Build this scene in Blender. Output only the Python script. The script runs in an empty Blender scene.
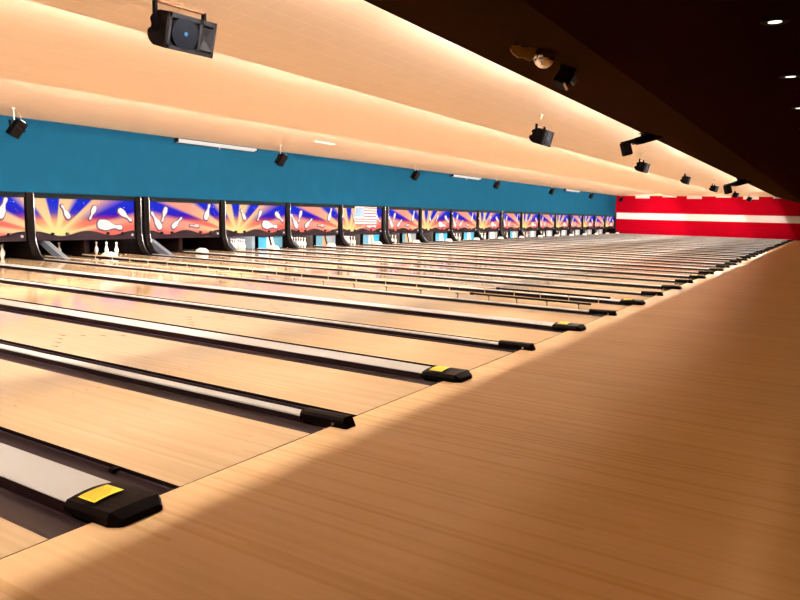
import bpy, bmesh, math, random
from mathutils import Vector, Matrix
random.seed(7)
S = bpy.context.scene
COL = S.collection

# ------------------------------------------------------------------ camera
RIGHT = Vector((0.5288169931549642, -0.8483747672446451, 0.024755646893922553))
UP = Vector((0.09273764189113361, 0.08674995628417276, 0.9919043173921392))
FWD = Vector((0.8436541456823491, 0.5222400783043065, -0.12455112639272858))
CAM = Vector((-1.97774, -2.75474, 1.43727))
cd = bpy.data.cameras.new('camera')
cd.sensor_fit = 'HORIZONTAL'; cd.sensor_width = 36.0; cd.lens = 36.0 * 690.51 / 800.0
cd.clip_start = 0.05; cd.clip_end = 300
cam = bpy.data.objects.new('camera', cd); COL.objects.link(cam)
mw = Matrix((RIGHT, UP, -FWD)).transposed().to_4x4(); mw.translation = CAM
cam.matrix_world = mw
S.camera = cam

# ------------------------------------------------------------------ world, exposure
w = bpy.data.worlds.new('world'); S.world = w; w.use_nodes = True
w.node_tree.nodes['Background'].inputs[0].default_value = (1.0, 0.72, 0.5, 1)
w.node_tree.nodes['Background'].inputs[1].default_value = 0.05
S.view_settings.view_transform = 'Standard'
S.view_settings.look = 'None'
S.view_settings.gamma = 1.0
S.view_settings.exposure = 0.12
S.view_settings.use_curve_mapping = False
TUBE_POWER = 545.0      # ceiling cove tubes
DOWN_POWER = 40.0       # recessed downlights over the approach
ART = 0.97              # backlit mask panels
PIN_LAMP = 60.0         # pin deck lamps

# ------------------------------------------------------------------ layout numbers (metres)
P = 1.6835              # distance between neighbouring dividers
WIDE, NARR = 0.3575, 0.26   # half width of a divider with its gutters
YM = 15.1               # plane of the mask panels
XW = 39 * P + 0.32      # red end wall
LIP = 3.63              # underside of the ceiling lips
STEPS = [1.59, 4.84, 9.85]
RISE = {1.59: .56, 4.84: .34, 9.85: .34}   # how far each bay starts above its lip
def half(k): return WIDE if k % 2 == 0 else NARR

# ------------------------------------------------------------------ helpers
def mat(name, col, rough=0.5, metal=0.0, spec=0.5, coat=0.0, noise=0.0, nscale=8.0, bump=0.0):
    m = bpy.data.materials.new(name); m.use_nodes = True
    nt = m.node_tree; b = nt.nodes['Principled BSDF']
    b.inputs['Base Color'].default_value = (*col, 1)
    b.inputs['Roughness'].default_value = rough
    b.inputs['Metallic'].default_value = metal
    b.inputs['Specular IOR Level'].default_value = spec
    b.inputs['Coat Weight'].default_value = coat
    b.inputs['Coat Roughness'].default_value = 0.08
    g = nt.nodes.new('ShaderNodeNewGeometry')
    n = nt.nodes.new('ShaderNodeTexNoise'); n.inputs['Scale'].default_value = nscale
    n.inputs['Detail'].default_value = 4
    nt.links.new(g.outputs['Position'], n.inputs['Vector'])
    if noise > 0:
        mr = nt.nodes.new('ShaderNodeMapRange')
        mr.inputs[3].default_value = 1 - noise; mr.inputs[4].default_value = 1 + noise
        nt.links.new(n.outputs['Fac'], mr.inputs[0])
        mx = nt.nodes.new('ShaderNodeVectorMath'); mx.operation = 'SCALE'
        mx.inputs[0].default_value = col
        nt.links.new(mr.outputs[0], mx.inputs['Scale'])
        nt.links.new(mx.outputs[0], b.inputs['Base Color'])
    if bump > 0:
        bp = nt.nodes.new('ShaderNodeBump'); bp.inputs['Strength'].default_value = bump
        bp.inputs['Distance'].default_value = 0.01
        nt.links.new(n.outputs['Fac'], bp.inputs['Height'])
        nt.links.new(bp.outputs[0], b.inputs['Normal'])
    return m

def emat(name, col, strength):
    m = bpy.data.materials.new(name); m.use_nodes = True
    b = m.node_tree.nodes['Principled BSDF']
    b.inputs['Base Color'].default_value = (*[min(c, .8) for c in col], 1)
    b.inputs['Emission Color'].default_value = (*col, 1)
    b.inputs['Emission Strength'].default_value = strength
    b.inputs['Specular IOR Level'].default_value = 0.0
    b.inputs['Base Color'].default_value = (.03, .03, .03, 1)
    return m

def wood(name, board, seglen, tones, rough, grain=0.05, spec=0.5, blotch=0.06):
    """narrow maple strips running along y, a random tone per strip piece"""
    m = bpy.data.materials.new(name); m.use_nodes = True
    nt = m.node_tree; N = nt.nodes; L = nt.links; b = N['Principled BSDF']
    def mth(op, a, c=None, d=None):
        n = N.new('ShaderNodeMath'); n.operation = op
        for i, v in enumerate((a, c, d)):
            if v is None: continue
            if isinstance(v, (int, float)): n.inputs[i].default_value = v
            else: L.new(v, n.inputs[i])
        return n.outputs[0]
    g = N.new('ShaderNodeNewGeometry'); s = N.new('ShaderNodeSeparateXYZ')
    L.new(g.outputs['Position'], s.inputs[0])
    bx = mth('FLOOR', mth('DIVIDE', s.outputs[0], board))
    w1 = N.new('ShaderNodeTexWhiteNoise'); w1.noise_dimensions = '1D'; L.new(bx, w1.inputs['W'])
    sy = mth('FLOOR', mth('DIVIDE', mth('MULTIPLY_ADD', w1.outputs['Value'], 13.0, s.outputs[1]), seglen))
    cb = N.new('ShaderNodeCombineXYZ'); L.new(bx, cb.inputs[0]); L.new(sy, cb.inputs[1])
    w2 = N.new('ShaderNodeTexWhiteNoise'); w2.noise_dimensions = '2D'; L.new(cb.outputs[0], w2.inputs['Vector'])
    r = N.new('ShaderNodeValToRGB'); L.new(w2.outputs['Value'], r.inputs[0])
    e = r.color_ramp.elements
    e[0].position = 0; e[0].color = (*tones[0], 1); e[1].position = 1; e[1].color = (*tones[-1], 1)
    for i, t in enumerate(tones[1:-1]):
        q = e.new((i + 1) / (len(tones) - 1)); q.color = (*t, 1)
    mp = N.new('ShaderNodeMapping'); mp.inputs['Scale'].default_value = (60, 2.0, 1)
    L.new(g.outputs['Position'], mp.inputs[0])
    n = N.new('ShaderNodeTexNoise'); n.inputs['Scale'].default_value = 1.0; n.inputs['Detail'].default_value = 5
    L.new(mp.outputs[0], n.inputs['Vector'])
    n2 = N.new('ShaderNodeTexNoise'); n2.inputs['Scale'].default_value = 0.9; n2.inputs['Detail'].default_value = 3
    L.new(g.outputs['Position'], n2.inputs['Vector'])
    f1 = mth('MULTIPLY_ADD', mth('SUBTRACT', n.outputs['Fac'], 0.5), grain * 4, 1.0)
    f2 = mth('MULTIPLY_ADD', mth('SUBTRACT', n2.outputs['Fac'], 0.5), blotch * 4, f1)
    vm = N.new('ShaderNodeVectorMath'); vm.operation = 'SCALE'
    L.new(r.outputs[0], vm.inputs[0]); L.new(f2, vm.inputs['Scale'])
    L.new(vm.outputs[0], b.inputs['Base Color'])
    b.inputs['Roughness'].default_value = rough
    b.inputs['Specular IOR Level'].default_value = spec
    return m

def tiles(name, col, rough=0.85):
    m = bpy.data.materials.new(name); m.use_nodes = True
    nt = m.node_tree; N = nt.nodes; L = nt.links; b = N['Principled BSDF']
    g = N.new('ShaderNodeNewGeometry')
    br = N.new('ShaderNodeTexBrick'); br.offset = 0.5
    br.inputs['Scale'].default_value = 1.0
    br.inputs['Brick Width'].default_value = 0.61; br.inputs['Row Height'].default_value = 0.305
    br.inputs['Mortar Size'].default_value = 0.006
    br.inputs['Color1'].default_value = (*col, 1)
    br.inputs['Color2'].default_value = (*[c * 0.975 for c in col], 1)
    br.inputs['Mortar'].default_value = (*[min(1, c * 1.12) for c in col], 1)
    L.new(g.outputs['Position'], br.inputs['Vector'])
    L.new(br.outputs['Color'], b.inputs['Base Color'])
    b.inputs['Roughness'].default_value = rough
    b.inputs['Specular IOR Level'].default_value = 0.2
    return m

def link(name, bm, mats, parent=None, smooth=False):
    me = bpy.data.meshes.new(name)
    bmesh.ops.recalc_face_normals(bm, faces=bm.faces)
    bm.to_mesh(me); bm.free()
    for m in (mats if isinstance(mats, (list, tuple)) else [mats]): me.materials.append(m)
    if smooth:
        for p in me.polygons: p.use_smooth = True
        me.set_sharp_from_angle(angle=math.radians(40))
    o = bpy.data.objects.new(name, me); COL.objects.link(o)
    if parent is not None: o.parent = parent
    return o
def share(name, src, parent=None, loc=(0, 0, 0), rot=(0, 0, 0)):
    o = bpy.data.objects.new(name, src.data); COL.objects.link(o)
    if parent is not None: o.parent = parent
    o.location = loc; o.rotation_euler = rot
    return o
def empty(name, loc=(0, 0, 0), rz=0.0):
    o = bpy.data.objects.new(name, None); COL.objects.link(o)
    o.empty_display_size = 0.1
    o.location = loc; o.rotation_euler = (0, 0, rz); return o
def tag(o, label=None, cat=None, group=None, kind=None):
    if label: o['label'] = label
    if cat: o['category'] = cat
    if group: o['group'] = group
    if kind: o['kind'] = kind
    return o
def copy_tree(src, loc):
    r = src.copy(); COL.objects.link(r); r.location = loc
    for ch in list(src.children):
        c = ch.copy(); COL.objects.link(c); c.parent = r
        for g in list(ch.children):
            d = g.copy(); COL.objects.link(d); d.parent = c
    return r
def box(bm, x0, x1, y0, y1, z0, z1, mi=0, M=None):
    v = [bm.verts.new((x, y, z)) for x in (x0, x1) for y in (y0, y1) for z in (z0, z1)]
    if M is not None:
        for q in v: q.co = M @ q.co
    fs = []
    for ids in ((0, 1, 3, 2), (4, 6, 7, 5), (0, 4, 5, 1), (2, 3, 7, 6), (0, 2, 6, 4), (1, 5, 7, 3)):
        f = bm.faces.new([v[i] for i in ids]); f.material_index = mi; fs.append(f)
    return v
def bevbox(x0, x1, y0, y1, z0, z1, bev=0.01, seg=2):
    bm = bmesh.new(); box(bm, x0, x1, y0, y1, z0, z1)
    bmesh.ops.recalc_face_normals(bm, faces=bm.faces)
    bmesh.ops.bevel(bm, geom=bm.edges[:], offset=bev, segments=seg, affect='EDGES', profile=0.6)
    return bm
def prism(bm, pts, a0, a1, axis='x', mi=0):
    """closed outline in the plane across axis, pulled from a0 to a1"""
    def P3(p, a):
        return {'x': (a, p[0], p[1]), 'y': (p[0], a, p[1]), 'z': (p[0], p[1], a)}[axis]
    A = [bm.verts.new(P3(p, a0)) for p in pts]; B = [bm.verts.new(P3(p, a1)) for p in pts]
    n = len(pts)
    f = bm.faces.new(A); f.material_index = mi
    f = bm.faces.new(B[::-1]); f.material_index = mi
    for i in range(n):
        f = bm.faces.new((A[i], A[(i + 1) % n], B[(i + 1) % n], B[i])); f.material_index = mi
def cyl(bm, c0, c1, r0, r1=None, n=12, mi=0, caps=True):
    c0, c1 = Vector(c0), Vector(c1); r1 = r0 if r1 is None else r1
    d = (c1 - c0).normalized()
    a = d.orthogonal().normalized(); b = d.cross(a)
    A = [bm.verts.new(c0 + r0 * (math.cos(t) * a + math.sin(t) * b)) for t in [2 * math.pi * i / n for i in range(n)]]
    B = [bm.verts.new(c1 + r1 * (math.cos(t) * a + math.sin(t) * b)) for t in [2 * math.pi * i / n for i in range(n)]]
    for i in range(n):
        f = bm.faces.new((A[i], A[(i + 1) % n], B[(i + 1) % n], B[i])); f.material_index = mi
    if caps:
        f = bm.faces.new(A[::-1]); f.material_index = mi
        f = bm.faces.new(B); f.material_index = mi
def lathe(bm, prof, n=16, mi=0, ctr=(0, 0)):
    rings = []
    for r, z in prof:
        if r < 1e-5: rings.append([bm.verts.new((ctr[0], ctr[1], z))])
        else: rings.append([bm.verts.new((ctr[0] + r * math.cos(2 * math.pi * i / n), ctr[1] + r * math.sin(2 * math.pi * i / n), z)) for i in range(n)])
    for A, B in zip(rings, rings[1:]):
        for i in range(n):
            j = (i + 1) % n
            if len(A) == 1 and len(B) == 1: continue
            if len(A) == 1: f = bm.faces.new((A[0], B[j], B[i]))
            elif len(B) == 1: f = bm.faces.new((A[i], A[j], B[0]))
            else: f = bm.faces.new((A[i], A[j], B[j], B[i]))
            f.material_index = mi
ORD = ['first', 'second', 'third', 'fourth', 'fifth', 'sixth', 'seventh', 'eighth', 'ninth', 'tenth', 'eleventh', 'twelfth', 'thirteenth',
       'fourteenth', 'fifteenth', 'sixteenth', 'seventeenth', 'eighteenth', 'nineteenth', 'twentieth']
def wordnum(i):
    """ordinal word of the zero-based index i"""
    if i < 20: return ORD[i]
    if i < 29: return 'twenty-' + ORD[i - 20]
    return ['thirtieth', 'thirty-first'][i - 29]
def divname(k):
    """how to find divider k"""
    kind = 'wide' if k % 2 == 0 else 'narrow'
    if k < 20: return f'{ORD[k // 2]} {kind} divider from the camera'
    n = (38 - k) // 2 if k % 2 == 0 else (39 - k) // 2
    return f'{ORD[n]} {kind} divider from the red wall'

# ------------------------------------------------------------------ materials
M_lane = wood('lane_maple', 0.0267, 2.4, [(.60, .42, .24), (.64, .455, .27), (.67, .485, .295), (.62, .435, .25)], 0.075, grain=.03, spec=0.55, blotch=.035)
M_appr = wood('approach_maple', 0.0267, 3.2, [(.80, .525, .265), (.82, .54, .28), (.84, .565, .30), (.81, .53, .27), (.75, .465, .215)], 0.24, grain=.025, spec=0.4, blotch=.05)
M_tile = tiles('ceiling_tiles', (.84, .68, .53))
M_cream = mat('cream_paint', (.82, .66, .46), 0.8, spec=.2, noise=.03)
M_dark = mat('dark_brown_ceiling', (.012, .0035, .002), 0.95, spec=.0, noise=.25, nscale=3)
M_bulk = mat('brown_bulkhead', (.018, .008, .003), 0.95, spec=.0, noise=.2, nscale=5)
M_blue = mat('teal_blue_wall', (.005, .048, .100), 0.85, spec=.0, noise=.12, nscale=2.2, bump=.15)
M_red = mat('red_wall_paint', (.38, .001, .012), 0.85, spec=.02, noise=.08, nscale=3, bump=.1)
M_white = mat('white_paint', (.85, .80, .74), 0.6, spec=.3)
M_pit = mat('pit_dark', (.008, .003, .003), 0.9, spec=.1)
M_gut = mat('gutter_plastic', (.030, .017, .022), 0.30, spec=.3, noise=.2, nscale=4)
M_support = mat('maroon_support', (.016, .005, .006), .5, spec=.2)
M_cap = mat('cap_grey', (.50, .50, .485), 0.38, spec=.45, noise=.06, nscale=3)
M_black = mat('black_plastic', (.004, .002, .002), 0.45, spec=.03, noise=.2, nscale=30)
M_blackm = mat('black_metal', (.003, .002, .002), 0.5, spec=.02, noise=.2, nscale=20)
M_chrome = mat('chrome_trim', (.20, .20, .22), 0.25, metal=.9)
M_steel = mat('grey_steel_plate', (.22, .26, .32), 0.35, metal=.3, noise=.1, nscale=10)
M_yellow = mat('yellow_label', (.90, .72, .02), 0.5)
M_ink = mat('label_ink', (.30, .20, .01), 0.6)
M_screw = mat('brass_screw', (.5, .35, .2), 0.35, metal=.8)
M_foul = mat('foul_line', (.02, .012, .008), 0.5)
M_mark = mat('lane_inlay', (.20, .09, .03), 0.6, spec=.0)
M_spk = mat('speaker_grey', (.026, .027, .034), 0.6, spec=.1, noise=.1, nscale=40)
M_cone = mat('speaker_cone', (.008, .011, .018), 0.5, spec=.1)
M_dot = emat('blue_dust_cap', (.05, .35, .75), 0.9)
M_gold = mat('gold_patch', (.42, .22, .03), 0.45, metal=.35, noise=.25, nscale=25)
M_mirror = mat('mirror_facets', (.75, .70, .62), 0.12, metal=1.0)
M_lamp = emat('tube_glow', (1.0, .88, .77), TUBE_POWER)
M_lamp_far = emat('tube_glow_far', (1.0, .88, .77), TUBE_POWER * 1.15)
M_lamp_back = emat('tube_glow_back', (1.0, .89, .80), TUBE_POWER * 1.7)
M_down = emat('downlight_glow', (1.0, .86, .66), 3.0)
M_fix = emat('fixture_diffuser', (1.0, .93, .86), 0.75)
M_pinlamp = emat('pin_lamp_glow', (1.0, .96, .92), PIN_LAMP)
M_hood = mat('white_hood', (.85, .82, .76), 0.35, spec=.5)
M_hole = mat('hole_black', (.005, .004, .004), 0.9)
M_hill = mat('charcoal_band', (.018, .012, .016), 0.7, spec=.0, noise=.3, nscale=30)
M_frame = mat('mask_frame', (.004, .007, .009), 0.5, spec=.04)
M_button = emat('white_button', (1.0, .92, .85), 0.6)
M_curb = mat('curtain_blue', (.02, .30, .55), 0.6)
M_curg = mat('curtain_grey', (.22, .28, .33), 0.6)
M_curw = mat('curtain_white', (.75, .74, .70), 0.6)
M_curo = mat('curtain_orange', (.55, .22, .07), 0.6)

M_curd = mat('curtain_dark', (.06, .05, .05), 0.7, spec=.1)
M_curt = mat('curtain_dull_blue', (.06, .22, .34), 0.6)
def pin_material():
    m = bpy.data.materials.new('bowling_pin'); m.use_nodes = True
    nt = m.node_tree; N = nt.nodes; L = nt.links; b = N['Principled BSDF']
    tc = N.new('ShaderNodeTexCoord'); s = N.new('ShaderNodeSeparateXYZ'); L.new(tc.outputs['Object'], s.inputs[0])
    r = N.new('ShaderNodeValToRGB'); r.color_ramp.interpolation = 'CONSTANT'
    e = r.color_ramp.elements; W = (.86, .83, .78, 1); R = (.7, .03, .03, 1)
    mr = N.new('ShaderNodeMath'); mr.operation = 'DIVIDE'; mr.inputs[1].default_value = .4
    L.new(s.outputs[2], mr.inputs[0]); L.new(mr.outputs[0], r.inputs[0])
    e[0].position = 0; e[0].color = W; e[1].position = .70; e[1].color = R
    for p, c in ((.725, W), (.765, R), (.79, W)):
        q = e.new(p); q.color = c
    L.new(r.outputs[0], b.inputs['Base Color']); b.inputs['Roughness'].default_value = .25
    return m
M_pin = pin_material()

# ------------------------------------------------------------------ THE SETTING
bm = bmesh.new()
box(bm, -6, XW, -9, 0.0, -0.3, 0.0)
f = link('floor', bm, M_appr); tag(f, kind='structure')
bm = bmesh.new(); box(bm, -6, XW, 0.0, 18.2, -0.30, -0.14)
tag(link('floor_lane_bed', bm, M_pit), kind='structure')

# stepped ceiling of acoustic tiles: every bay starts high behind its lip and falls to the next one
bm = bmesh.new()
ys = STEPS + [YM]
for a, b_ in zip(ys, ys[1:]):
    prism(bm, [(a + .03, LIP + RISE[a]), (b_, LIP), (b_ + .03, LIP), (b_ + .03, 4.30), (a + .03, 4.30)], -6, XW, 'x')
tag(link('ceiling', bm, M_tile), kind='structure')
# slanted brown bulkhead and the low dark ceiling above the approach
bm = bmesh.new()
prism(bm, [(-.76, 2.95), (STEPS[0], LIP), (STEPS[0] + .03, LIP + .01), (STEPS[0] + .03, 4.30), (-.76, 4.30)], -6, XW, 'x')
tag(link('ceiling_bulkhead', bm, M_bulk), kind='structure')
bm = bmesh.new(); box(bm, -6, XW, -9, -.76, 2.95, 3.15)
tag(link('ceiling_low', bm, M_dark), kind='structure')
bm = bmesh.new(); box(bm, -6, XW, YM + .03, YM + .13, 1.74, 4.3)
tag(link('wall_far', bm, M_blue), kind='structure')
bm = bmesh.new()
box(bm, -6, XW, 18.2, 18.3, -.3, 1.9)
box(bm, -6, XW, YM + .13, 18.2, 1.8, 1.9)
tag(link('wall_pit', bm, M_pit), kind='structure')
# red end wall with its white stripe
bm = bmesh.new()
box(bm, XW, XW + .2, -9, 18.3, -.3, 3.64, 0)
box(bm, XW, XW + .2, -9, 18.3, 3.64, 4.3, 1)
tag(link('wall_end', bm, [M_red, M_cream]), kind='structure')
bm = bmesh.new(); box(bm, XW - .012, XW, -9, YM - .1, 1.42, 2.02)
tag(link('trim_1', bm, mat('stripe_white', (.88, .87, .86), .7, spec=.1)), kind='structure')
for n, (a, b_, z) in enumerate([(12.05, 13.32, 3.40), (9.65, 10.9, 3.52), (7.5, 8.75, 3.40), (5.1, 6.33, 3.54), (2.9, 4.12, 3.40), (1.1, 1.8, 3.5)]):
    bm = bmesh.new(); box(bm, XW - .06, XW, a, b_, z, 3.66)
    tag(link(f'trim_{n + 2}', bm, M_white), kind='structure')
bm = bmesh.new(); box(bm, -6.2, -6, -9, 18.3, -.3, 4.3)
tag(link('wall_left', bm, M_cream), kind='structure')
bm = bmesh.new(); box(bm, -6, XW, -9.2, -9, -.3, 3.15)
tag(link('wall_back', bm, M_dark), kind='structure')

# fluorescent tubes tucked up behind the lips
bm = bmesh.new()
cyl(bm, (-2.7, 0, 0), (2.7, 0, 0), .010, n=8, mi=0)
box(bm, -2.78, 2.78, -.03, .03, .045, .075, 1)
box(bm, -2.78, -2.7, -.03, .03, -.03, .045, 1); box(bm, 2.7, 2.78, -.03, .03, -.03, .045, 1)
tube = link('fluorescent_tube', bm, [M_lamp, M_white])
tube_near = tube.data; tube_far = tube.data.copy(); tube_far.materials[0] = M_lamp_far
tube_back = tube.data.copy(); tube_back.materials[0] = M_lamp_back
first = True
for si, y in enumerate(STEPS):
    for n in range(12):
        x = -3.1 + n * 5.9 + .0
        o = tube if first else tube.copy()
        if not first: COL.objects.link(o)
        first = False
        o.location = (x, y + (.230 if si == 0 else .14), LIP + (.40 if si == 0 else .20))
        o.data = (tube_near, tube_far, tube_back)[si]
        tag(o, f'fluorescent tube above the {ORD[si]} ceiling lip from the approach, {ORD[n]} from the camera end', 'ceiling light', f'tubes behind ceiling lip {ORD[si]}')

# recessed downlights
bm = bmesh.new()
lathe(bm, [(.048, -.001), (.056, -.005), (.095, -.004), (.10, .004)], 20, 0)
lathe(bm, [(0, .0), (.035, .0), (.048, -.001)], 20, 1)
dl = link('recessed_downlight', bm, [M_blackm, M_down])
ld = bpy.data.lights.new('downlight_lamp', 'SPOT'); ld.energy = DOWN_POWER; ld.color = (1, .55, .24)
ld.spot_size = math.radians(150); ld.spot_blend = 1.0; ld.shadow_soft_size = .06
xs = [4.13 - 2.3 * 4 + 2.3 * i for i in range(31)]
n = 0
bmh = bmesh.new()
for row in (-2.25,):
    for x in xs:
        o = dl if n == 0 else dl.copy()
        if n: COL.objects.link(o)
        o.location = (x, row, 2.945)
        i = xs.index(x)
        if row == -2.25 and 4 <= i <= 5:
            tag(o, ['round recessed downlight nearest the camera in the dark ceiling', 'second round recessed downlight, lower at the right edge'][i - 4], 'downlight', 'recessed downlights')
        else:
            tag(o, f'recessed downlight outside the picture, {"front" if row == -2.25 else "rear"} row, {wordnum(i)} from the left wall', 'downlight', 'recessed downlights outside the picture')
        l = bpy.data.objects.new('downlight_lamp', ld); COL.objects.link(l)
        l.parent = o; l.location = (0, 0, -.03)
        n += 1

# ------------------------------------------------------------------ LANES
LY0, LY1 = 0.008, 16.6
def arrows(bm, xc):
    # seven inlaid darts in a chevron, and the row of dots before them
    for j in range(-3, 4):
        x = xc + j * .133; y = 4.45 - abs(j) * .17
        v = [bm.verts.new(q) for q in ((x - .017, y - .1, .0006), (x + .017, y - .1, .0006), (x, y + .05, .0006))]
        f = bm.faces.new(v); f.material_index = 1
    for j in (-4, -3, -2, 2, 3, 4):
        x = xc + j * .112
        v = [bm.verts.new((x + .008 * math.cos(t), 2.1 + .010 * math.sin(t), .0006)) for t in [math.pi * i / 4 for i in range(8)]]
        f = bm.faces.new(v); f.material_index = 1
bm = bmesh.new(); box(bm, -.533, .533, LY0, LY1, -.13, 0, 2)  # dark side faces: the shade in the gap beside the gutter, as colour
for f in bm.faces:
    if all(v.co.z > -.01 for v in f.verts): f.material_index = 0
arrows(bm, 0)
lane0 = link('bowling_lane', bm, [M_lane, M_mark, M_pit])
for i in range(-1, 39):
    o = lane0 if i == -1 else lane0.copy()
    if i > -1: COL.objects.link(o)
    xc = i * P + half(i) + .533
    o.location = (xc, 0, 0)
    if i == -1: lab = 'maple bowling lane nearest the camera, cut off at the lower left corner'
    else: lab = 'glossy maple bowling lane just beyond the ' + divname(i)
    tag(o, lab, 'bowling lane', 'bowling lanes')

def gutter_bm(x0, x1):
    """shallow trough, rounded bottom, with rims"""
    bm = bmesh.new(); n = 10; r = (x1 - x0) / 2; xc = (x0 + x1) / 2
    top = [(x0 + .004, -.022), (x0 + .022, -.022)]
    for i in range(n + 1):
        t = math.pi * i / n
        top.append((xc - (r - .024) * math.cos(t), -.030 - .058 * math.sin(t)))
    top += [(x1 - .022, -.022), (x1 - .004, -.022)]
    low = [(x1 - .004, -.12), (x0 + .004, -.12)]
    prism(bm, top + low, LY0, 15.9, 'y')
    return bm
g_near = {}; g_far = {}
for kd, h, c in (('wide', WIDE, .137), ('narrow', NARR, .045)):
    g_near[kd] = link('gutter', gutter_bm(-h, -c - .002), M_gut, smooth=True)
    g_far[kd] = link('gutter', gutter_bm(c + .002, h), M_gut, smooth=True)
used = set()
for k in range(40):
    kd = 'wide' if k % 2 == 0 else 'narrow'
    for side, D in (('near', g_near), ('far', g_far)):
        key = (kd, side)
        o = D[kd] if key not in used else D[kd].copy()
        if key in used: COL.objects.link(o)
        used.add(key)
        o.location = (k * P, 0, 0)
        tag(o, f'dark gutter trough on the {"camera" if side == "near" else "far"} side of the {divname(k)}', 'gutter', 'gutters')

# dividers: cap, black end block, sticker
def cap_bm(hw, h, t, y0, y1):
    """slightly crowned cover plate"""
    bm = bmesh.new(); n = 8
    top = [(-hw * math.cos(math.pi * i / n), h - t * .6 + t * .6 * math.sin(math.pi * i / n) ** .5) for i in range(n + 1)]
    prism(bm, top + [(hw, h - t), (-hw, h - t)], y0, y1, 'y')
    return bm
def support_bm(hw, z1, y0, y1):
    bm = bmesh.new(); box(bm, -hw, hw, y0, y1, -.12, z1); return bm
def end_wide_bm():
    bm = bmesh.new()
    # arched black cover, low nose over the foul line
    sect = []
    for (y, w_, top, bot, arch) in ((.22, .152, .050, .0, .016), (.08, .155, .060, .0, .012), (-.10, .150, .064, .002, .004), (-.15, .118, .034, .002, .002), (-.155, .10, .001, .0, 0)):
        ring = [(-w_, bot), (-w_, top * .55), (-w_ * .88, top)]
        for i in range(1, 6):
            x = -w_ * .88 + 2 * w_ * .88 * i / 6; ring.append((x, top + arch * math.sin(math.pi * i / 6)))
        ring += [(w_ * .88, top), (w_, top * .55), (w_, bot)]
        sect.append([bm.verts.new((x, y, z)) for x, z in ring])
    for A, B in zip(sect, sect[1:]):
        for i in range(len(A)):
            j = (i + 1) % len(A); bm.faces.new((A[i], A[j], B[j], B[i]))
    bm.faces.new(sect[0]); bm.faces.new(sect[-1][::-1])
    bmesh.ops.remove_doubles(bm, verts=bm.verts, dist=1e-5)
    return bm
def end_narrow_bm():
    bm = bmesh.new(); sect = []
    for (y, w_, top) in ((.27, .058, .062), (.0, .062, .068), (-.10, .060, .070), (-.13, .052, .004)):
        ring = [(-w_, -.004 if y > .01 else .001), (-w_ * .98, top * .7), (-w_ * .7, top), (0, top + .006), (w_ * .7, top), (w_ * .98, top * .7), (w_, -.004 if y > .01 else .001)]
        sect.append([bm.verts.new((x, y, z)) for x, z in ring])
    for A, B in zip(sect, sect[1:]):
        for i in range(len(A)):
            j = (i + 1) % len(A); bm.faces.new((A[i], A[j], B[j], B[i]))
    bm.faces.new(sect[0]); bm.faces.new(sect[-1][::-1])
    return bm
dW = empty('lane_divider'); dN = empty('lane_divider')
link('cap_rail', cap_bm(.135, .044, .012, .20, 15.0), M_cap, dW, smooth=True)
link('cap_support', support_bm(.125, .032, .20, 15.0), M_support, dW)['label'] = 'dark support under the cap'
e = link('end_block', end_wide_bm(), M_black, dW)
bm = bmesh.new()
q = [(-.115, .30), (.095, .31), (.09, .16), (-.11, .14)]
zz = lambda x: .0665 + .0145 * max(0, 1 - (x / .135) ** 2)
nseg = 8
for s in range(nseg):
    a, b_ = s / nseg, (s + 1) / nseg
    xl, xr = -.115 + .16 * a, -.115 + .16 * b_
    v = [bm.verts.new(c) for c in ((xl, .165, zz(xl) - .004), (xr, .165, zz(xr) - .004), (xr, .035, zz(xr)), (xl, .035, zz(xl)))]
    bm.faces.new(v)
for r in range(6):      # tiny printed lines
    y = .150 - r * .018
    for s in range(nseg - 1 - (r % 3)):
        xl, xr = -.105 + .018 * s, -.105 + .018 * s + .014
        z_ = .0012 + .002
        v = [bm.verts.new(c) for c in ((xl, y, zz(xl) + z_ - .004 * (y - .035) / .13), (xr, y, zz(xr) + z_ - .004 * (y - .035) / .13), (xr, y - .004, zz(xr) + z_ - .004 * (y - .035) / .13), (xl, y - .004, zz(xl) + z_ - .004 * (y - .035) / .13))]
        f = bm.faces.new(v); f.material_index = 1
for v in bm.verts: v.co.z += .002
st = link('sticker', bm, [M_yellow, M_ink], e); st['label'] = 'yellow warning sticker with small print'
link('cap_rail', cap_bm(.050, .036, .016, .25, 14.56), M_cap, dN, smooth=True)
link('cap_support', support_bm(.040, .020, .25, 14.56), M_support, dN)['label'] = 'dark support under the cap'
e2 = link('end_block', end_narrow_bm(), M_black, dN)
bm = bmesh.new(); cyl(bm, (-.061, -.02, .022), (-.070, -.02, .022), .010, n=8); link('screw', bm, M_screw, e2)
NO_STICKER = {8, 12, 14, 18, 20, 24, 28, 32, 36}
for k in range(40):
    src = dW if k % 2 == 0 else dN
    o = src if k < 2 else copy_tree(src, (0, 0, 0))
    o.location = (k * P, 0, 0)
    if k >= 2 and k in NO_STICKER:
        for ch in list(o.children):
            for g in list(ch.children):
                bpy.data.objects.remove(g)
    kind = 'wide' if k % 2 == 0 else 'narrow'
    lab = ('wide grey cap with black stickered end block, ' if (k % 2 == 0 and k not in NO_STICKER) else f'{kind} grey cap with black end block, ') + divname(k).replace(kind + ' divider', kind + ' one')
    tag(o, lab, 'lane divider', 'lane dividers')

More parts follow.
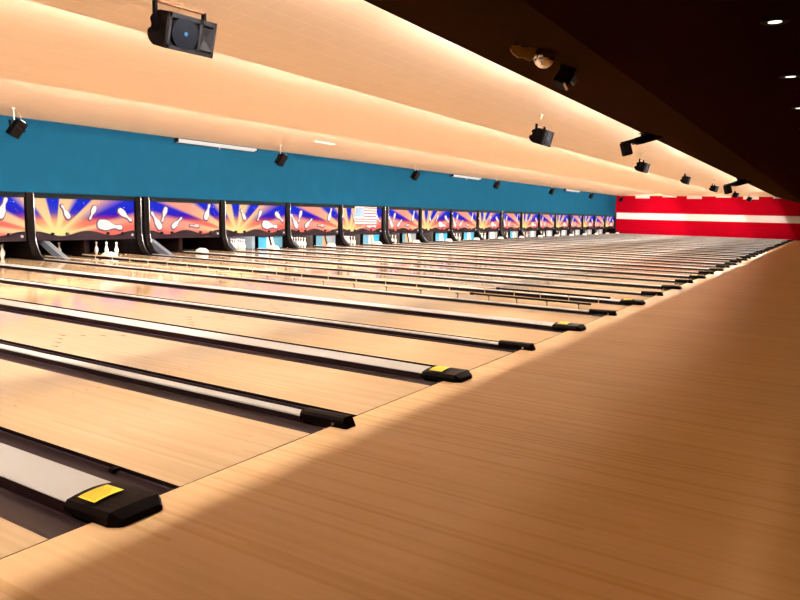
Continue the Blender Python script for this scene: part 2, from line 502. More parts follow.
# raised bumper rails on both sides of one lane
def bumper(x, side, ys_, label):
    r = empty('bumper_rail', (x, 0, 0))
    bm = bmesh.new(); cyl(bm, (0, 2.3, .10), (0, 15.0, .075), .012, n=8)
    link('rail', bm, M_cap_r, r, smooth=True)
    bm = bmesh.new(); cyl(bm, (0, .33, .105), (0, 2.35, .105), .017, n=8); cyl(bm, (0, 2.35, .105), (0, 2.42, .105), .022, n=8)
    d = link('rail_shaded_section', bm, M_black, r, smooth=True); d['label'] = 'front section of the rail, blackened for the shadow on it'  # black colour stands in for shadow on the first stretch of rail
    pst = None
    for y in ys_:
        if pst is None:
            bm = bmesh.new(); cyl(bm, (0, 0, .09), (0, -.01, -.02), .008, n=6); box(bm, -.014, .014, -.02, .02, .075, .092)
            pst = link('rail_post', bm, M_postr if side == 'A' else M_cap_r, r); pst.location = (0, y, 0)
        else:
            o = share('rail_post', pst, r, (0, y, 0))
    tag(r, label, 'bumper rail', 'raised bumper rails')
M_cap_r = mat('rail_beige', (.62, .50, .36), 0.4)
M_postr = mat('rail_post_dark', (.10, .06, .04), 0.5)
yy = [.53, 1.05, 1.57, 2.07, 2.66] + [3.4 + .735 * i for i in range(16)]
bumper(5 * P + NARR - .014, 'A', [y for y in yy if y < 14.9], 'thin raised bumper rail on the camera side of the one lane with bumpers up')
bumper(6 * P - WIDE + .014, 'B', [y for y in yy if y < 14.9], 'thin raised bumper rail on the far side of the one lane with bumpers up')

# ------------------------------------------------------------------ MASK UNITS
def post_x(j): return (5 + 2 * j) * P
def dbl(j): return j % 4 == 1
def left_of(j): return post_x(j) + (.25 if dbl(j) else .01)      # right side of post j
def right_of(j): return post_x(j) - (.25 if dbl(j) else .22)     # left side of post j
PROF = [(15.02, 1.74), (15.00, 1.70), (14.99, .80), (14.98, .60), (14.95, .44), (14.88, .27), (14.79, .13), (14.68, .04), (14.58, .008)]
def post_body(x0, x1):
    bm = bmesh.new(); prism(bm, PROF + [(15.45, .008), (15.45, 1.74)], x0, x1, 'x'); return bm
def post_trim(x0, x1):
    bm = bmesh.new()
    A = [(y - .014, z + (.012 if i > 3 else 0)) for i, (y, z) in enumerate(PROF)]
    prism(bm, [(y, z) for y, z in A] + [(y + .02, z - .002) for y, z in A[::-1]], x0, x1, 'x'); return bm
def wedge(big):
    bm = bmesh.new()     # grey steel plate with a slanted front edge
    f0, f1, x1 = (14.12, 14.55, .42) if big else (14.72, 14.90, .30)
    prism(bm, [(15.06, .462 if big else .30), (f0, .015), (f1, .012), (15.42, .462 if big else .30)], .27 if big else .26, x1, 'x')
    return bm
pm = {}
def build_post(j):
    x = post_x(j); r = empty('mask_post', (x, 0, 0))
    strips = [(-.25, -.07), (.05, .23)] if dbl(j) else [(-.2, -.01)]
    for s, (a, b_) in enumerate(strips):
        key = ('b', a)
        if key not in pm:
            pm[key] = link('post_body', post_body(a, b_), M_blackm, r)
            pm[('t', a)] = link('chrome_trim', post_trim(b_ - .012, b_ + .014), M_chrome, r, smooth=True)
        else:
            share('post_body', pm[key], r); share('chrome_trim', pm[('t', a)], r)
    if 'k' not in pm:
        bm = bmesh.new(); box(bm, -.05, .05, 15.46, 17.4, .003, 1.7); pm['k'] = o = link('pin_deck_side_wall', bm, M_pit)
    else: o = share('pin_deck_side_wall', pm['k'])
    o.location = (x, 0, 0)
    tag(o, 'dark side wall of the pin deck behind the ' + (f'{ORD[j]} post from the left' if j < 10 else f'{ORD[17 - j]} post before the red wall'), 'partition', 'pin deck side walls')
    if j < 17:
        key = 'w' if j < 2 else 'w2'
        if key not in pm: pm[key] = o = link('gutter_guard', wedge(j < 2), M_steel)
        else: o = share('gutter_guard', pm[key])
        o.location = (x, 0, 0)
        tag(o, 'slanted grey steel guard right of the ' + (f'{ORD[j]} mask post from the left' if j < 10 else f'{ORD[17 - j]} mask post before the red wall'), 'guard', 'slanted steel guards')
    nm = ['first', 'second', 'third', 'fourth', 'fifth', 'sixth', 'seventh', 'eighth', 'ninth']
    lab = ('double' if dbl(j) else 'single') + ' black curved mask post with chrome edge, '
    lab += (f'{ORD[j]} post from the left' if j < 10 else f'{ORD[17 - j]} post before the red wall')
    tag(r, lab, 'mask post', 'posts between the mask panels')
for j in range(18): build_post(j)

# art meshes -----------------------------------------------------------
def pal(x, y, sx_list):
    """sunset print: blue sky over salmon haze, cream rays out of a low sun"""
    t = max(0, min(1, (y - 1.0) / .20))          # haze -> sky
    u = max(0, min(1, (y - 1.20) / .25))
    haze = (.90, .17, .12); mid = (.30, .01, .25); sky = (.02, .004, .50); sky2 = (.0, .018, .62)
    if t < .5:
        a = t / .5; c = tuple(h * (1 - a) + m_ * a for h, m_ in zip(haze, mid))
    else:
        a = (t - .5) / .5; c = tuple(h * (1 - a) + m_ * a for h, m_ in zip(mid, sky))
    c = tuple(h * (1 - u) + m_ * u for h, m_ in zip(c, sky2))
    for sx, sy, sectors in sx_list:
        dx, dy = x - sx, y - sy
        r = math.hypot(dx, dy); ang = math.degrees(math.atan2(dy, dx))
        glow = min(1, 1.25 * math.exp(-((dx / .62) ** 2 + (dy / .36) ** 2)))
        warm = math.exp(-(r / .80) ** 2) * (1 - max(0, min(1, (y - 1.0) / .22)))
        red = (1.0, .18, .12)
        c = tuple(h * (1 - warm * .85) + m_ * warm * .85 for h, m_ in zip(c, red))
        ray = 0
        for a0, a1, k0, k1 in sectors:
            if a0 - 1.2 < ang < a1 + 1.2:
                e0 = min(1, (ang - a0 + 1.2) / (1.2 + k0)); e1 = min(1, (a1 + 1.2 - ang) / (1.2 + k1))
                ray = max(ray, min(e0, e1))
        far = min(1, r / 2.3)
        rc = (1.0, .78 - .42 * far, .34 - .08 * far)
        c = tuple(h * (1 - ray) + m_ * ray for h, m_ in zip(c, rc))
        c = tuple(h * (1 - glow) + m_ * glow for h, m_ in zip(c, (1.0, .80, .30)))
    return c
RAYS_A = [(104, 128, 2, 4), (56, 82, 8, 1), (25, 41, 12, 1), (7, 14, 3, 3), (150, 165, 3, 3)]
RAYS_B = [(124, 136, 1, 9), (151, 163, 3, 1), (169.5, 178, 2, 3)]
M_art = bpy.data.materials.new('backlit_sunset_print'); M_art.use_nodes = True
nt = M_art.node_tree; b = nt.nodes['Principled BSDF']
at = nt.nodes.new('ShaderNodeAttribute'); at.attribute_name = 'print'
nt.links.new(at.outputs['Color'], b.inputs['Emission Color'])
b.inputs['Emission Strength'].default_value = ART
b.inputs['Base Color'].default_value = (.003, .003, .003, 1)
b.inputs['Roughness'].default_value = .5
b.inputs['Specular IOR Level'].default_value = 0.0
M_ppin = emat('print_pin_white', (1.0, .93, .86), ART * .95)
M_pshade = emat('print_pin_outline', (.22, .03, .10), ART * .8)
M_star = emat('print_star', (.75, .8, 1.0), ART)
M_outl = emat('print_pin_pink', (1.0, .60, .50), ART)

PINPROF = [(0, .02), (.04, .12), (.12, .155), (.30, .17), (.42, .155), (.55, .095), (.66, .062), (.74, .055), (.84, .075), (.92, .08), (.97, .055), (1, .01)]
def pin2d(bm, base, head, lay, mi_fill=1, k=1.0, wob=1.0):
    bx_, bz = base; hx, hz = head
    L_ = math.hypot(hx - bx_, hz - bz); d = ((hx - bx_) / L_, (hz - bz) / L_); nn = (-d[1], d[0])
    for (grow, off, mi) in ((.028, (-.014, -.012), 2), (0, (0, 0), mi_fill)):
        pts = []
        pr_ = PINPROF
        for t, wd in pr_: pts.append((t, wd * L_ * k + grow))
        for t, wd in pr_[::-1]: pts.append((t, -(wd * L_ * k + grow)))
        vs = []
        for t, wd in pts:
            tt = t * (L_ + 2 * grow) - grow
            vs.append(bm.verts.new((bx_ + d[0] * tt + nn[0] * wd + off[0], lay + (0 if mi == 2 else -.002), bz + d[1] * tt + nn[1] * wd + off[1])))
        f = bm.faces.new(vs); f.material_index = mi
def art_mesh(name, kind, wd):
    """kind A: sun at the left; kind B: sky with the next sun's rays from the right"""
    Z0, Z1 = .60, 1.60; nx, nz = 170, 56
    me = bpy.data.meshes.new(name); vs, cols = [], []
    x_off = .01 if kind == 'A' else .25
    span = 3.10 if kind == 'A' else 3.04
    for iz in range(nz + 1):
        for ix in range(nx + 1):
            x = wd * ix / nx; z = Z0 + (Z1 - Z0) * iz / nz
            xr = x / wd * span + x_off
            if kind == 'A': c = pal(xr, z, [(.62, .62, RAYS_A)])
            else: c = pal(xr, z, [(2 * P + .62, .62, RAYS_B)])
            vs.append((x, 0, z)); cols.append(c)
    fs = [(iz * (nx + 1) + ix, iz * (nx + 1) + ix + 1, (iz + 1) * (nx + 1) + ix + 1, (iz + 1) * (nx + 1) + ix) for iz in range(nz) for ix in range(nx)]
    me.from_pydata(vs, [], fs)
    ca = me.color_attributes.new('print', 'FLOAT_COLOR', 'POINT')
    ca.data.foreach_set('color', [v for c in cols for v in (*c, 1.0)])
    bm = bmesh.new(); bm.from_mesh(me)
    sc = wd / span
    if kind == 'A':
        pins = [((1.03, 1.07), (.81, 1.44)), ((1.83, 1.43), (1.64, 1.04)), ((2.58, 1.35), (3.02, 1.01)), ((1.88, .93), (2.70, .81))]
        ks = [1.0, .95, .95, 1.05]
    else:
        pins = [((.76, .76), (.38, 1.30)), ((.98, 1.45), (.79, .98)), ((1.20, .80), (1.62, 1.13)), ((2.38, .86), (1.95, .87)), ((2.66, 1.06), (2.86, 1.59))]
        ks = [.95, .85, .95, .8, 1.05]
    for (a, b_), k in zip(pins, ks):
        L0 = [((p[0] - x_off) * sc, p[1]) for p in (a, b_)]
        L0 = [(min(max(p[0], .03), wd - .03), p[1]) for p in L0]
        pin2d(bm, L0[0], L0[1], -.004, 3 if (kind == 'B' and a[0] == 2.38) else 1, k)
    rnd = random.Random(3 if kind == 'A' else 5)
    for i in range(12):
        x = rnd.uniform(.1, wd - .1); z = rnd.uniform(1.25, 1.57); s = rnd.choice([.008, .010, .016])
        v = [bm.verts.new((x + a * s, -.003, z + c * s)) for a, c in ((-1, 0), (0, -1), (1, 0), (0, 1))]
        f = bm.faces.new(v); f.material_index = 4
    bm.to_mesh(me); bm.free()
    for m in (M_art, M_ppin, M_pshade, M_outl, M_star): me.materials.append(m)
    return me
def hill_bm(wd, dbl_left):
    bm = bmesh.new(); n = 60; top = []
    for i in range(n + 1):
        u = i / n
        z = .665 + .065 * math.cos(2 * math.pi * (u * 2 - .0)) ** 1
        top.append((wd * u, z))
    prism(bm, [(0, .475)] + top + [(wd, .475)], -.045, .0, 'y')
    return bm
art_cache = {}
def mask(j):
    """panel j between post j-1 and post j; j=0 is cut by the left edge of the picture"""
    xa = left_of(j - 1) if j > 0 else post_x(-1) + .01
    xb = right_of(j)
    kind = 'A' if j % 2 == 1 else 'B'
    wd = round(xb - xa, 3)
    r = empty('masking_unit', (xa, YM - .02, 0))
    key = (kind, wd)
    if key not in art_cache: art_cache[key] = art_mesh('backlit_print', kind, wd)
    o = bpy.data.objects.new('backlit_print', art_cache[key]); COL.objects.link(o); o.parent = r
    o['label'] = 'printed sunburst with tumbling pins' if kind == 'A' else 'printed blue sky with tumbling pins'
    if ('h', wd) not in art_cache:
        h = link('hill_band', hill_bm(wd, False), M_hill, r); art_cache[('h', wd)] = h
        bm = bmesh.new(); box(bm, -.0, wd, -.05, .03, 1.60, 1.685); box(bm, 0, wd, -.075, .03, 1.71, 1.74); box(bm, 0, wd, -.03, .03, 1.685, 1.71)
        fr = link('top_frame', bm, M_frame, r); art_cache[('f', wd)] = fr
        bm = bmesh.new(); box(bm, 0, wd, .004, .05, .475, 1.60)
        bk = link('light_box', bm, M_blackm, r); art_cache[('l', wd)] = bk
    else:
        share('hill_band', art_cache[('h', wd)], r); share('top_frame', art_cache[('f', wd)], r); share('light_box', art_cache[('l', wd)], r)
    for u in (.15, .285, .69, .85):
        if 'spot' not in art_cache:
            bm = bmesh.new(); cyl(bm, (0, -.06, 0), (0, -.13, .0), .038, n=12); cyl(bm, (0, -.045, -.03), (0, -.09, -.01), .012, n=6)
            cyl(bm, (0, -.131, 0), (0, -.136, 0), .020, n=10, mi=1)
            art_cache['spot'] = link('small_spot', bm, [M_blackm, M_chrome], r); art_cache['spot'].location = (u * wd, 0, .655)
        else: share('small_spot', art_cache['spot'], r, (u * wd, 0, .655))
    if 'btn' not in art_cache:
        bm = bmesh.new(); cyl(bm, (0, -.045, 0), (0, -.07, 0), .038, .030, n=14)
        art_cache['btn'] = link('white_button', bm, M_button, r); art_cache['btn'].location = (wd * .965, 0, .60)
    else: share('white_button', art_cache['btn'], r, (wd * .965, 0, .60))
    if kind == 'A':
        n = (j - 1) // 2; lab = f'backlit mask panel with the sun at its left, {ORD[n]} such panel from the left'
    else:
        n = j // 2
        lab = 'backlit blue sky mask panel cut off by the left edge of the picture' if j == 0 else f'backlit blue sky mask panel with tumbling pins, {ORD[n]} such panel from the left'
    tag(r, lab, 'mask panel', 'mask panels above the pins')
for j in range(18): mask(j)

# kickback partitions between the two lanes of each pair, pit curtains and pin lamps
LIT = [j for j in range(18) if 3 <= j <= 16]
parts_c = {}
cols_c = {3: M_curb, 4: M_curb, 5: M_curb, 6: M_curg, 7: M_curb, 8: M_curb, 9: M_curg, 10: M_curb, 11: M_curg, 12: M_curg, 13: M_curg, 14: M_curg, 15: M_curg, 16: M_curg}
def ordj(j): return (f'{ORD[j]} mask panel from the left' if j < 9 else f'{ORD[17 - j]} mask panel before the red wall')
def pname(j):
    if j == 0: return 'the cut off left panel'
    n = (j - 1) // 2 if j % 2 == 1 else j // 2 - 1
    return f'the {ORD[n]} {"sunburst" if j % 2 == 1 else "full blue sky"} panel'
for j in range(18):
    xc = post_x(j) - P
    bm = bmesh.new(); box(bm, -.07, .07, 15.3, 17.3, .003, 1.5)
    o = link('kickback_partition', bm, (M_curd if j > 3 else M_curg) if j in LIT else M_pit)
    o.location = (xc, 0, 0)
    tag(o, f'partition between the two pin decks under {pname(j)}', 'partition', 'pin deck partitions')
    if j in LIT:
        rnd = random.Random(j)
        for s, (a, b_) in enumerate(((xc - P + .08, xc - .10), (xc + .10, xc + P - .08))):
            bm = bmesh.new()
            # hanging pit curtain with shallow folds
            n = 24; A = []
            for i in range(n + 1):
                x = a + (b_ - a) * i / n
                A.append((x, 16.95 + .025 * math.sin(i * 1.3)))
            B = [(x, y + .02) for x, y in A[::-1]]
            prism(bm, A + B, .06, 1.3, 'z')
            m = M_curd
            o = link('pit_curtain', bm, m)
            tag(o, f'pit curtain behind the {"left" if s == 0 else "right"} pin deck under {pname(j)}', 'curtain', 'pit curtains')
        # lowered sweep board across the right deck: coloured fields with slanted borders
        bm = bmesh.new()
        x0, x1 = xc + .13, xc + P - .27
        fr = [0, .33, .43, .52, .62, 1.0]
        if j in (6, 9, 13): fr = [0, .22, .34, .44, .60, 1.0]
        pal5 = {3: (3, 1, 4, 1, 5), 4: (5, 2, 4, 0, 0), 5: (5, 1, 2, 1, 3), 6: (5, 2, 4, 1, 0), 7: (3, 1, 3, 1, 3), 8: (3, 1, 5, 1, 3), 10: (3, 1, 4, 1, 0)}.get(j, (0, 1, 5, 1, 0))
        for q in range(5):
            a, c = x0 + (x1 - x0) * fr[q], x0 + (x1 - x0) * fr[q + 1]
            sl = lambda t, e_: 0 if t in (0, 5) else (.0 if t == 1 else e_)
            prism(bm, [(a + sl(q, .10), .02), (c + sl(q + 1, .10), .02), (c - sl(q + 1, .06), .44), (a - sl(q, .06), .44)], 15.16, 15.18, 'y', pal5[q])
        o = link('sweep_board', bm, [M_curg, M_curw, M_curo, M_curb, M_pit, M_curt])
        tag(o, f'coloured sweep board lowered across the right pin deck under {pname(j)}', 'sweep board', 'sweep boards')
        if 'lamp' not in parts_c:
            bm = bmesh.new(); cyl(bm, (-1.3, 0, 0), (1.3, 0, 0), .02, n=8); box(bm, -1.36, 1.36, -.03, .03, .03, .07, 1)
            o = link('pin_deck_lamp', bm, [M_pinlamp, M_white]); parts_c['lamp'] = o
        else:
            o = parts_c['lamp'].copy(); COL.objects.link(o)
        o.location = (xc, 15.24, .62)
        tag(o, f'pin deck lamp tube behind {pname(j)}', 'lamp', 'pin deck lamps')

o = parts_c['lamp'].copy(); COL.objects.link(o); o.location = (6 * P + .95, 15.1602, .62); o.scale = (.3, 1, 1)  # unseen lamp added to brighten the pins of this one deck
o.data = o.data.copy(); o.data.materials[0] = emat('added_pin_lamp_glow', (1.0, .96, .92), 120.0)
tag(o, 'short unseen lamp added behind the first sunburst panel to brighten pins', 'lamp', 'pin deck lamps')

# white hoods at the far end of each wide divider
bm = bmesh.new()
prof = []
n = 14
out = [(-.17, .0), (-.17, .035), (-.14, .060), (-.10, .075), (-.06, .115), (0, .135), (.06, .115), (.10, .075), (.14, .060), (.17, .035), (.17, 0)]
prism(bm, out, -.13, .13, 'y')
bmesh.ops.bevel(bm, geom=[e_ for e_ in bm.edges if abs(e_.verts[0].co.y - e_.verts[1].co.y) < 1e-5], offset=.012, segments=2, affect='EDGES')
hood = link('return_hood', bm, M_hood, smooth=True)
bm = bmesh.new(); cyl(bm, (0, -.131, .085), (0, -.134, .085), .018, n=12); hole = link('hood_opening', bm, M_hole, hood)
for j in range(18):
    o = hood if j == 0 else copy_tree(hood, (0, 0, 0))
    o.location = (post_x(j) - P, 14.3, .044)
    tag(o, f'low white hood on the wide divider in front of {pname(j)}', 'ball return hood', 'white hoods on the wide dividers')

# ------------------------------------------------------------------ PINS
PP = [(0, 0), (.016, 0), (.0265, .002)]
prof = [(0, 0), (.0265, .0), (.0285, .006), (.036, .030), (.046, .065), (.0560, .100), (.0605, .125), (.0590, .155), (.0490, .190), (.0350, .222), (.0250, .250), (.0228, .270), (.0250, .295), (.0305, .325), (.0323, .345), (.0290, .367), (.0170, .380), (0, .3835)]
bm = bmesh.new(); lathe(bm, prof, 14)
pin0 = link('bowling_pin', bm, M_pin, smooth=True)
RACK = [(0, 0, 'head pin'), (-.152, .264, 'left pin of the second row'), (.152, .264, 'right pin of the second row'),
        (-.305, .528, 'left pin of the third row'), (0, .528, 'middle pin of the third row'), (.305, .528, 'right pin of the third row'),
        (-.457, .792, 'leftmost pin of the back row'), (-.152, .792, 'inner left pin of the back row'), (.152, .792, 'inner right pin of the back row'), (.457, .792, 'rightmost pin of the back row')]
usedp = False
def put_pin(x, y, lab):
    global usedp
    o = pin0 if not usedp else pin0.copy()
    if usedp: COL.objects.link(o)
    usedp = True
    o.location = (x, y, .0005); tag(o, lab, 'bowling pin', 'white bowling pins on the decks')
def lane_x(i): return i * P + half(i) + .533
for i in range(3, 38):
    j = (i - 5) // 2 + 1
    sd = 'left' if i % 2 == 1 else 'right'
    if i in (7, 8): continue
    if i == 3: ids = []
    elif i == 4: ids = [5, 2]
    elif i == 5: ids = [5]
    elif i == 6: ids = [0, 1, 3]
    elif j <= 16 and i % 2 == 1: ids = list(range(10))
    else: ids = []
    if i == 26: ids = [6, 7, 8, 9]
    if i == 17: ids = [3, 6, 7, 4, 8]
    for q in ids:
        dx, dy, nm = RACK[q]
        put_pin(lane_x(i) + .07 + dx, (15.30 if i < 9 else 14.98) + dy, f'{nm}, {sd} deck under {pname(j)}')

# ------------------------------------------------------------------ FLAG
fl = empty('hanging_flag', (22.73, 14.93, 0))
ms = [mat('flag_red', (.62, .03, .06), .7), mat('flag_white', (.82, .78, .76), .7), mat('flag_blue', (.10, .22, .40), .7)]
bm = bmesh.new(); nx, nz = 40, 26; W_, T_, H_ = 1.62, 1.665, .80
grid = [[bm.verts.new((W_ * i / nx, .012 * math.sin(i * .55 + k * .12), T_ - H_ * k / nz)) for i in range(nx + 1)] for k in range(nz + 1)]
for k in range(nz):
    for i in range(nx):
        f = bm.faces.new((grid[k][i], grid[k][i + 1], grid[k + 1][i + 1], grid[k + 1][i]))
        f.material_index = 2 if (i < 16 and k < 14) else (0 if (k // 2) % 2 == 0 else 1)
for r in range(9):
    for c in range(6 if r % 2 == 0 else 5):
        x = .055 + c * .105 + (.052 if r % 2 else 0); z = T_ - .035 - r * .0445
        pts = []
        for s in range(10):
            rr = .017 if s % 2 == 0 else .007; t = math.pi / 2 + s * math.pi / 5
            pts.append(bm.verts.new((x + rr * math.cos(t), -.018, z + rr * math.sin(t))))
        f = bm.faces.new(pts); f.material_index = 1
link('flag_cloth', bm, ms, fl)
bm = bmesh.new(); cyl(bm, (-.03, 0, T_ + .004), (W_ + .02, 0, T_ + .004), .010, n=8); cyl(bm, (-.03, 0, .87), (-.03, 0, T_), .014, n=8)
cyl(bm, (.3, 0, T_ + .004), (.3, .082, T_ + .004), .008, n=6); cyl(bm, (1.3, 0, T_ + .004), (1.3, .082, T_ + .004), .008, n=6)
link('flag_rod', bm, M_white, fl)
tag(fl, 'American flag hung over the third sunburst mask panel', 'flag')

# ------------------------------------------------------------------ white fixtures where the blue wall meets the ceiling
bm = bmesh.new(); prism(bm, [(-.16, -.09), (0, -.13), (0, .0), (-.16, 0)], -1.75, 1.75, 'x', 0)
fx0 = None
for n, x in enumerate((14.9, 33.6, 52.4)):
    r = empty('wall_light_fixture', (x, YM + .02, LIP - .005))
    if n == 0:
        h = link('diffuser', bm, M_fix, r)
        bm2 = bmesh.new(); box(bm2, -1.77, 1.77, -.175, .01, -.02, 0.0); box(bm2, -1.77, -1.75, -.17, .01, -.13, 0); box(bm2, 1.75, 1.77, -.17, .01, -.13, 0)
        box(bm2, -1.77, 1.77, -.02, .01, -.16, -.13)
        g = link('housing', bm2, M_frame, r)
        bm3 = bmesh.new(); lathe(bm3, [(0, -.19), (.02, -.185), (.025, -.17), (.015, -.15), (0, -.13)], 10); k_ = link('end_clip', bm3, M_white, r); k_.location = (0.1, -.03, 0)
    else:
        share('diffuser', h, r); share('housing', g, r); share('end_clip', k_, r, (.1, -.03, 0))
    tag(r, f'long white light fixture atop the blue wall, {ORD[n]} from the left', 'light fixture', 'white fixtures on the blue wall')
# slotted white plate added for a small pale patch on the ceiling
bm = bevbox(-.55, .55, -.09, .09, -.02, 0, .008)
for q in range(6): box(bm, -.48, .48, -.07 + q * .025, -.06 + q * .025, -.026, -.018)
v = link('ceiling_plate', bm, M_white); v.location = (17.3, 12.45, LIP + .34 - (12.45 - 9.88) * (.34 / 5.22) - .004); v.rotation_euler = (-math.atan(.34 / 5.22), 0, 0)
tag(v, 'small white slotted plate in the far ceiling bay', 'vent')

# ------------------------------------------------------------------ SPEAKERS hung over the lanes
def speaker_proto():
    r = empty('hanging_speaker')
    t = Matrix.Rotation(math.radians(14), 4, 'X')     # tipped down towards the bowlers
    W2, H2 = .31, .20
    # body: rounded wedge with stepped rear (side outline in y,z)
    bm = bmesh.new()
    out = [(-.19, -H2), (-.19, H2), (-.02, H2), (.06, .185), (.10, .15), (.155, .12), (.165, .07), (.125, .05), (.125, -.01), (.185, -.02), (.19, -.08), (.14, -.145), (.05, -.19)]
    prism(bm, out, -W2, W2, 'x')
    bmesh.ops.bevel(bm, geom=[e_ for e_ in bm.edges if abs(e_.verts[0].co.x - e_.verts[1].co.x) > .1], offset=.012, segments=2, affect='EDGES')
    bm.transform(t); link('cabinet', bm, M_blackm, r)
    # front baffle with ports and a horn recess
    bm = bmesh.new(); fy = -.191
    box(bm, -W2, W2, fy - .055, fy, -H2, -H2 + .045); box(bm, -W2, W2, fy - .055, fy, H2 - .05, H2)
    box(bm, -W2, -W2 + .03, fy - .055, fy, -H2, H2); box(bm, W2 - .03, W2, fy - .055, fy, -H2, H2)
    box(bm, .09, .12, fy - .055, fy, -H2, H2)
    box(bm, -W2, W2, fy - .006, fy, -H2, H2)
    for zc in (H2 - .027, -H2 + .024):
        for q in range(3):
            cyl(bm, (.155 + q * .048, fy - .058, zc), (.155 + q * .048, fy - .0555, zc), .017, n=10, mi=1)
    bm.transform(t); link('front_baffle', bm, [M_spk, M_hole], r)
    bm = bmesh.new()
    cyl(bm, (-.095, fy - .006, 0), (-.095, fy - .062, 0), .178, .172, n=32, mi=0)
    cyl(bm, (-.095, fy - .062, 0), (-.095, fy - .070, 0), .160, .03, n=32, mi=0)
    bm.transform(t); wf = link('woofer', bm, M_cone, r, smooth=True); wf['label'] = 'round dark woofer grille'
    bm = bmesh.new()
    cyl(bm, (-.095, fy - .069, 0), (-.095, fy - .078, 0), .024, .016, n=14)
    bm.transform(t)
    d = link('dust_cap', bm, M_dot, wf, smooth=True); d['label'] = 'bright blue centre dot'
    bm = bmesh.new()   # horn: four flaring walls
    cx = .20; o4 = [(-.075, -.13), (.075, -.13), (.075, .12), (-.075, .12)]; i4 = [(-.02, -.03), (.02, -.03), (.02, .03), (-.02, .03)]
    A = [bm.verts.new((cx + a, fy - .055, c)) for a, c in o4]; B = [bm.verts.new((cx + a, fy - .0062, c)) for a, c in i4]
    for q in range(4): bm.faces.new((A[q], A[(q + 1) % 4], B[(q + 1) % 4], B[q]))
    f = bm.faces.new(B[::-1]); f.material_index = 1
    bm.transform(t); link('horn', bm, [M_spk, M_hole], r)
    # u bracket over the top
    bm = bmesh.new()
    box(bm, -W2 - .035, -W2 - .002, -.03, .03, -.02, .30); link('bracket_arm', bm, M_blackm, r)
    bm = bmesh.new(); box(bm, W2 + .002, W2 + .035, -.03, .03, -.02, .30); link('bracket_arm', bm, M_blackm, r)
    bm = bmesh.new(); box(bm, -W2 - .035, W2 + .035, -.03, .03, .285, .305)
    c = link('bracket_bar', bm, mat('rusty_bar', (.20, .07, .03), .5, metal=.4), r); c['label'] = 'reddish brown crossbar'
    bm = bmesh.new(); cyl(bm, (0, 0, .305), (0, 0, .40), .012, n=8); cyl(bm, (0, 0, .39), (0, 0, .40), .06, n=16)
    link('ceiling_mount', bm, M_screw, r)
    bm = bmesh.new()
    pts = [(-.02, .0, .30), (.03, -.02, .34), (-.03, .01, .33), (.01, -.03, .27), (-.05, -.02, .24)]
    for a, b_ in zip(pts, pts[1:]): cyl(bm, a, b_, .004, n=6)
    link('wire', bm, M_screw, r)
    return r
sp0 = speaker_proto()
def ceil_z(y):
    ys = STEPS + [YM]
    for a, b_ in zip(ys, ys[1:]):
        if a <= y <= b_: return LIP + RISE[a] * (1 - (y - a - .03) / (b_ - a - .03))
    return LIP
sx = [3.25, 14.05, 24.35, 33.1, 42.3, 52.9, 62.5]
wf_lab = ['big black and grey speaker with a blue dot, hung top left',
          'black hanging speaker, second in the row over the near ceiling bay', 'black hanging speaker right below the first long scanner light',
          'black hanging speaker, fourth in the row over the near bay', 'black hanging speaker, fifth in the row, below and left of the second scanner light',
          'small black hanging speaker, next to last in the row by the red wall', 'tiny black hanging speaker in front of a white patch on the red wall']
for n, x in enumerate(sx):
    o = sp0 if n == 0 else copy_tree(sp0, (0, 0, 0))
    y, z = 3.35, (3.31 if n == 0 else 3.33)
    o.location = (x, y, z)
    if n == 0: o.location = (3.24, 3.30, 3.275); o.scale = (.90, .90, .90)
    o.rotation_euler = (0, 0, math.radians([-7, 2, 0, 6, -4, 0, 3][n]))
    s_ = (ceil_z(y) - z) / .40
    for ch in o.children:
        if ch.name.startswith('ceiling_mount'):
            ch.scale = (1, 1, 1)
            ch.location = (0, 0, ceil_z(y) - z - .40)
            # lengthen the rod
    tag(o, wf_lab[n], 'speaker', 'speakers over the near ceiling bay')

# ------------------------------------------------------------------ tilted spotlights under the ceiling before the blue wall
def can_proto():
    r = empty('ceiling_spotlight')
    R = Matrix.Rotation(math.radians(28), 4, 'Y') @ Matrix.Rotation(math.radians(14), 4, 'X')
    bm = bevbox(-.12, .12, -.13, .13, -.24, .02, .02); bm.transform(R); link('lamp_housing', bm, M_blackm, r)
    bm = bmesh.new(); box(bm, -.10, .12, -.10, .10, .02, .17)
    for q in range(4): box(bm, -.11, .13, -.11 + q * .06, -.09 + q * .06, .03, .18)
    bm.transform(R); link('heat_sink', bm, M_blackm, r)
    bm = bmesh.new(); box(bm, -.02, .08, -.04, .04, .18, .21); box(bm, .08, .14, -.02, .03, .12, .19); bm.transform(R)
    p = link('connector', bm, M_white, r); p['label'] = 'pale connector block'
    bm = bmesh.new(); box(bm, -.165, -.14, -.03, .03, -.12, .17); box(bm, .14, .165, -.03, .03, -.12, .17); box(bm, -.165, .165, -.03, .03, .16, .18)
    bm.transform(Matrix.Rotation(math.radians(-8), 4, 'Y')); link('yoke', bm, M_blackm, r)
    bm = bmesh.new(); cyl(bm, (-.06, 0, .16), (-.08, 0, .45), .012, n=8); cyl(bm, (-.08, 0, .435), (-.08, 0, .452), .05, n=12)
    link('hanging_rod', bm, M_white, r)
    bm = bmesh.new(); pts = [(-.08, 0, .44), (.0, 0, .36), (.08, 0, .29), (.10, 0, .2)]
    for a, b_ in zip(pts, pts[1:]): cyl(bm, a, b_, .006, n=6)
    link('cable', bm, M_screw, r)
    return r
c0 = can_proto()
